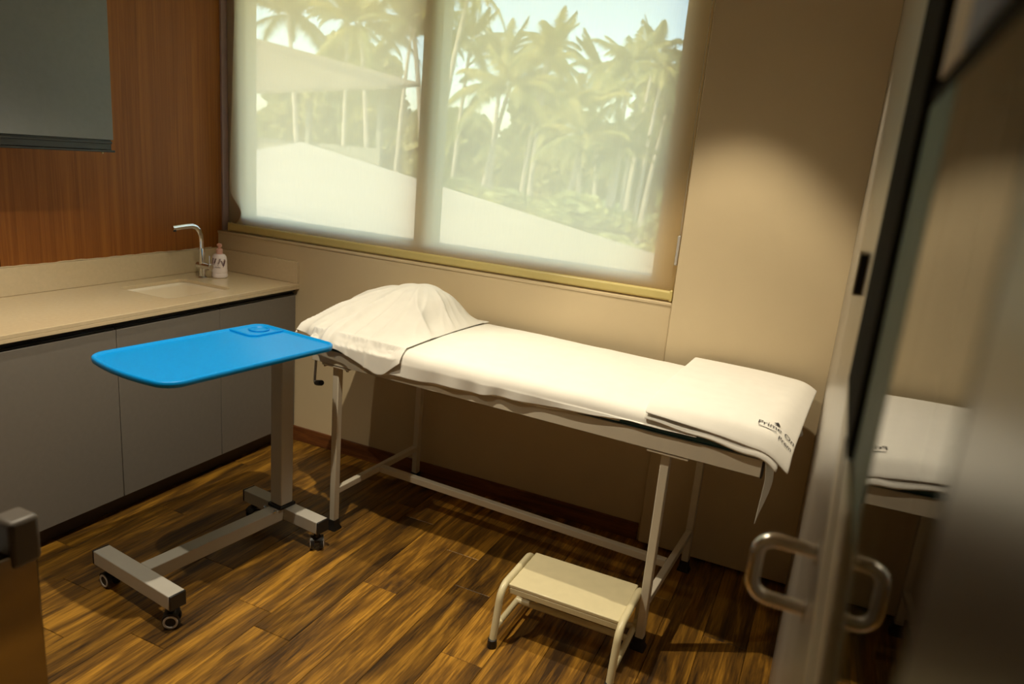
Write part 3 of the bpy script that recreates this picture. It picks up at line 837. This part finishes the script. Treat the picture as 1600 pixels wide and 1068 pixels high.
me3 = bpy.data.meshes.new('printed_emblem'); lg.to_mesh(me3); lg.free(); me3.materials.append(M['darkprint'])
o = bpy.data.objects.new('printed_emblem', me3); COL.objects.link(o); o.parent = fs
lg = bmesh.new()
for tri in (((.330, .021), (.386, .021), (.386, .0235), (.330, .0235)),):
    lg.faces.new([lg.verts.new(footS(a, b_, .0230)-Vector((0, 0, footdroop(a/.459, (b_+.037)/.69)-.0012))) for a, b_ in tri])
me2 = bpy.data.meshes.new('printed_line'); lg.to_mesh(me2); lg.free(); me2.materials.append(M['darkprint'])
o = bpy.data.objects.new('printed_line', me2); COL.objects.link(o); o.parent = fs

# cloth end hanging down behind the foot of the couch
hc = thing('hanging_cloth', 'limp white cloth end hanging down off the couch foot', 'cloth', B0, BA)
P = []
for i in range(60):
    q = i/59; v = -.040+.66*q
    bot = np.interp(v, [-.04, -.02, .005, .03, .06, .10, .2, .35, .5, .62], [.590, .615, .640, .665, .690, .705, .715, .715, .705, .70])
    row = []
    for t in np.linspace(0, 1, 16):
        z = MZ-.040-t*(MZ-.040-bot)
        u = 1.660+.012*min(1, t*3)+.010*math.sin(v*26)*t+.035*q*t*math.exp(-((v-.56)/.12)**2)
        if t < .12: u = 1.656+(u-1.656)*(t/.12)
        vv = v + .012*math.sin(t*5+v*8)*t*(q < .3) - .010*t*(v < .02)
        row.append((u, vv, z))
    P.append(row)
MB().grid(np.array(P)).build('cloth_end', M['sheet'], hc, solid=.002, sub=1)

# ------------------------------------------------------------------ foot stool
st = thing('step_stool', 'small ivory metal step stool with bent tube legs by the couch', 'stool', (-.618, 2.105, 0))
SW = .205
for s in (-1, 1):
    x = s*SW
    fr = MB().tube(bend([(x, -.158, .012), (x, -.120, .205), (x, .148, .205), (x, .165, .012)], .055, 9), .0125, seg=16).build('side_frame', M['stool'], st)
    MB().tube([(x, -.147, .065), (x, .160, .065)], .0105, seg=14).build('lower_bar', M['stool'], fr)
    for (y, y2) in ((-.158, -.153), (.165, .164)):
        MB().lathe([(.016, 0), (.017, .004), (.0165, .012), (.0150, .030), (.0135, .031)], (x, y, 0), seg=18).build('rubber_foot', M['rubber'], fr)
MB().tube([(-SW, .035, .068), (SW, .035, .068)], .011, seg=14).build('stretcher', M['stool'], st)
MB().tube([(-SW, .11, .068), (SW, .11, .068)], .011, seg=14).build('stretcher', M['stool'], st)
seat = MB().box((-SW+.012, -.088, .192), (SW-.012, .150, .205)); seat.box((-SW+.012, -.088, .170), (SW-.012, -.080, .1925)); seat.box((-SW+.012, .142, .170), (SW-.012, .150, .1925))
seat.build('tread', M['stool'], st, bevel=.003)

# ------------------------------------------------------------------ steel trolley corner (bottom left)
tr = thing('steel_trolley', 'polished steel trolley corner with dark plastic bumper at lower left', 'trolley', (-1.262, .765, 0), math.radians(0))
MB().box((-.62, -.70, .10), (-.035, -.0, .80)).build('panel_body', M['trolley'], tr, bevel=.004)
MB().box((-.035, -.36, .02), (0, 0, .82)).build('corner_post', M['trolley'], tr, bevel=.004)
MB().box((-.64, -.70, .802), (-.04, -.04, .815)).build('top_tray', M['chrome'], tr, bevel=.003)
MB().box((-.055, -.05, .79), (.006, .006, .885)).build('corner_bumper', M['greyplastic'], tr, bevel=.010, seg=3)
for (x, y) in ((-.030, -.056), (-.046, -.058)):
    MB().sphere((x, y, .872), .007).build('bolt', M['chrome'], tr)

# ------------------------------------------------------------------ outdoors
GZ = -4.2
struct(MB().box((-90, 3.4, GZ-.2), (60, 120, GZ)).build('ground', M['ground'], smooth=False))
def frond(bm, o, az, pitch, L, droop, rs, w=.42):
    n = 12; pts = []; d0 = Vector((math.cos(az), math.sin(az), 0))
    for i in range(n+1):
        t = i/n
        pts.append(Vector(o) + d0*(L*(t*math.cos(pitch)*(1-.25*t*t))) + Vector((0, 0, L*(math.sin(pitch)*t-droop*t*t))))
    for i in range(n):
        a, b = pts[i], pts[i+1]; side = d0.cross(Vector((0, 0, 1)))
        tw = .03*(1-i/n)+.006
        bm.faces.new([bm.verts.new(a-side*tw), bm.verts.new(a+side*tw), bm.verts.new(b+side*tw*.8), bm.verts.new(b-side*tw*.8)])
        if i < 1: continue
        for k in (0, .2, .4, .6, .8):
            c = a.lerp(b, k); t = (i+k)/n
            ll = w*L*.55*math.sin(PI*min(1, .18+.82*t))**.7*(1.05-.5*t)
            for s in (-1, 1):
                tip = c + side*s*ll*.75 + (b-a).normalized()*ll*.45 - Vector((0, 0, ll*(.35+.25*rs.random())))
                wd = (b-a).normalized()*.034*L/3.2
                bm.faces.new([bm.verts.new(c-wd), bm.verts.new(c+wd), bm.verts.new(tip)])
def palm_crown(seed, n=22, L=3.4):
    rs = random.Random(seed); b = MB()
    for k in range(n):
        az = 2*PI*k/n*2.618*3+rs.uniform(-.2, .2); pt = rs.uniform(-.25, 1.15)
        frond(b.bm, (0, 0, 0), az, pt, L*rs.uniform(.8, 1.1), .30+.32*(1.2-pt)*.6, rs)
    return b
crowns = {}
def palm(x, y, ztop, lean, label, seed, size=1.0, leaf='palmleaf', thick=.14, group=None, n=22):
    p = thing('palm_tree', label, 'tree', (x+lean[0], y+lean[1], GZ), group=group)
    h = ztop-GZ
    pts = [(-lean[0]*(t*t), -lean[1]*(t*t), h*t) for t in np.linspace(0, 1, 12)]
    MB().tube(pts, [thick*(1.35-.75*t) if t > .05 else thick*1.7 for t in np.linspace(0, 1, 12)], seg=10).build('trunk', M['trunk'], p)
    key = (seed % 3, n, leaf)
    if key not in crowns:
        o = palm_crown(seed, n).build('crown', M[leaf], p, smooth=False); crowns[key] = o.data
    else:
        o = bpy.data.objects.new('crown', crowns[key]); COL.objects.link(o); o.parent = p
    o.location = (-lean[0], -lean[1], h); o.scale = (size,)*3; o.rotation_euler = (0, 0, seed*1.3)
    return p
palm(-12.1, 22, 6.6, (-1.2, 0), 'tall slender leaning palm at the top left of the right pane', 1, .62, thick=.11)
palm(-19.3, 30, 6.8, (.5, 1), 'dark full palm rising in the right half of left pane', 2, 1.25, 'palmdark', thick=.16)
palm(-14.2, 30, 4.5, (-1.5, .5), 'broad drooping palm with a pale trunk, left middle of right pane', 3, 1.2, thick=.13)
palm(-12.6, 30, 5.6, (-.8, 0), 'thin straight palm with orange crown heart in mid right pane', 4, .75, thick=.11)
palm(-11.0, 30, 3.7, (.6, 0), 'low yellow-green palm in the centre of the right pane', 5, 1.1)
palm(-9.8, 33, 6.0, (-.4, 0), 'tall palm standing above the tree line right of centre', 6, .9, 'palmdark')
palm(-7.6, 30, 5.4, (-.5, 0), 'small-crowned palm against the sky near the right jamb', 7, .55, thick=.10)
palm(-22.2, 30, 6.9, (.8, 0), 'feathery palm at the top middle of the left pane', 8, 1.1)
palm(-26.5, 30, 7.3, (.8, 0), 'dark palm at the top left corner of the left pane', 9, 1.2, 'palmdark')
for k, (x, y, zt, sz) in enumerate(((-17.6, 36, 6.4, 1.0), (-15.8, 38, 7.4, 1.0), (-13.4, 40, 6.4, 1.1), (-9.2, 38, 4.2, 1.0), (-8.2, 36, 4.9, .8), (-11.9, 42, 6.0, 1.0), (-10.6, 40, 7.6, .8), (-7.0, 40, 5.2, .9), (-24.5, 38, 8.2, 1.1), (-29, 38, 8.6, 1.2), (-20.6, 38, 7.6, 1.1), (-9.9, 28, 2.6, .9), (-8.4, 28, 2.0, .8))):
    palm(x, y, zt, (random.uniform(-.8, .8), 0), 'coconut palm among the grove beyond the window', 20+k, sz, 'palmleaf' if k % 3 else 'palmdark', group='coconut palms of the grove')

def leafball(rs, r, n, size, flat=.8):
    b = MB(); nprng = np.random.default_rng(rs)
    lobes = [(nprng.normal(0, .45, 3)*r*np.array([1, 1, flat]), r*nprng.uniform(.35, .6)) for _ in range(9)]
    for k in range(n):
        c, lr = lobes[k % 9]; d = nprng.normal(0, 1, 3); d /= np.linalg.norm(d)
        p = Vector(c + d*lr*nprng.uniform(.75, 1.0)*np.array([1, 1, flat]))
        q = Matrix.Rotation(nprng.uniform(0, 6.28), 3, 'Z') @ Matrix.Rotation(nprng.uniform(0, 2), 3, 'X')
        s = size*nprng.uniform(.6, 1.3)
        b.bm.faces.new([b.bm.verts.new(p+q @ Vector(v)) for v in ((-s*.5, 0, 0), (0, -s*.35, 0), (s*.7, 0, 0), (0, s*.35, 0))])
    return b
balls = {}
def tree(x, y, zc, r, label, seed, leaf='treeleaf', name='broadleaf_tree', cat='tree', group=None, size=.34):
    p = thing(name, label, cat, (x, y, GZ), group=group)
    MB().tube([(0, 0, 0), (.1, 0, (zc-GZ)*.5), (0, .1, zc-GZ)], [.22, .16, .08], seg=8).build('trunk', M['trunk'], p)
    key = (seed % 3, leaf)
    if key not in balls:
        o = leafball(seed, 1.0, 6500, size/1.9).build('crown', M[leaf], p, smooth=False); balls[key] = o.data
    else:
        o = bpy.data.objects.new('crown', balls[key]); COL.objects.link(o); o.parent = p
    o.location = (0, 0, zc-GZ-(2.7 if cat == 'tree' else 0)); o.scale = (r, r, r*(1.5 if cat == 'tree' else .9)); o.rotation_euler = (0, 0, seed)
for k, (x, y, zc, r) in enumerate(((-57, 52, 4.6, 4.4), (-47.6, 52, 4.2, 4.4), (-38.4, 51, 4.4, 4.4), (-29.4, 51, 4.0, 4.4), (-20.4, 51, 3.8, 4.4), (-11.4, 51, 3.4, 4.3), (-2.4, 51, 3.0, 4.3), (-52.5, 62, 4.6, 4.5), (-43, 62, 4.6, 4.5), (-33.8, 62, 4.8, 4.5), (-24.8, 62, 4.4, 4.5), (-15.6, 62, 4.2, 4.5), (-6.4, 62, 3.6, 4.5))):
    tree(x, y, zc, r, 'leafy green tree in the belt behind the palms', 40+k, group='trees behind the palms')
for k, (x, y, zc, r) in enumerate(((-13.4, 26.5, -1.3, 2.0), (-9.2, 26, -1.3, 2.0), (-5.0, 26, -1.5, 2.0), (-7.2, 21.5, -2.3, 1.9), (-11.2, 21.8, -2.3, 1.9), (-3.3, 21.5, -2.4, 1.9), (-.8, 26, -1.5, 2.0))):
    tree(x, y, zc, r, 'pale green bushy shrub in front of the grove', 60+k, 'bushleaf', 'bush', 'bush', 'pale shrubs in front of the grove')

# neighbouring roofs
lb = thing('low_building', 'low building with a long pale ribbed roof just below the window', 'building', (-5, 6, GZ))
A, Bp, C_, D_ = Vector((-10.6, 12.4, 1.47)), Vector((-1.0, 5.75, .86)), Vector((1.6, 3.6, -.1)), Vector((-11.0, 3.7, -.1))
nn = 60; off = Vector((5, -6, -GZ))
P = np.zeros((40, nn*4+1, 3))
for i in range(40):
    for j in range(nn*4+1):
        t = i/39; s = j/(nn*4)
        p = A.lerp(Bp, t).lerp(D_.lerp(C_, t), s) + off
        P[i, j] = (p.x, p.y, p.z + (.022 if j % 4 in (0, 1) else 0))
MB().grid(P).build('ribbed_roof', M['roofpale'], lb, smooth=False)
wlb = MB(); q = [A+off, Bp+off, C_+off, D_+off]
wlb.loft([[(p.x*.98, p.y*.98, 0) for p in q], [(p.x*.98, p.y*.98, p.z-.12) for p in q]])
wlb.build('wall', M['shedwall'], lb, smooth=False)
sh = thing('shed', 'dark-roofed open shed with pale posts, seen through left pane', 'shed', (-20, 24, GZ))
def sp_(x, y, z): return (x+20, y-24, z-GZ)
rf = MB()
loops = [[sp_(-24.5, 24, 5.55), sp_(-15.0, 24, 3.85), sp_(-15.2, 22.2, 3.55), sp_(-26.5, 22.2, 2.75)], [sp_(-24.5, 24, 5.40), sp_(-15.0, 24, 3.72), sp_(-15.2, 22.2, 3.42), sp_(-26.5, 22.2, 2.62)]]
rf.loft(loops).build('roof', M['roofdark'], sh, smooth=False)
for x in (-22.5, -19.5, -16.2):
    MB().box(sp_(x-.09, 23.2, GZ), sp_(x+.09, 23.4, 3.05 if x < -18 else 3.4)).build('post', M['post'], sh)
MB().box(sp_(-25.5, 23.5, GZ), sp_(-16.5, 23.7, 1.4)).build('wall', M['post'], sh)
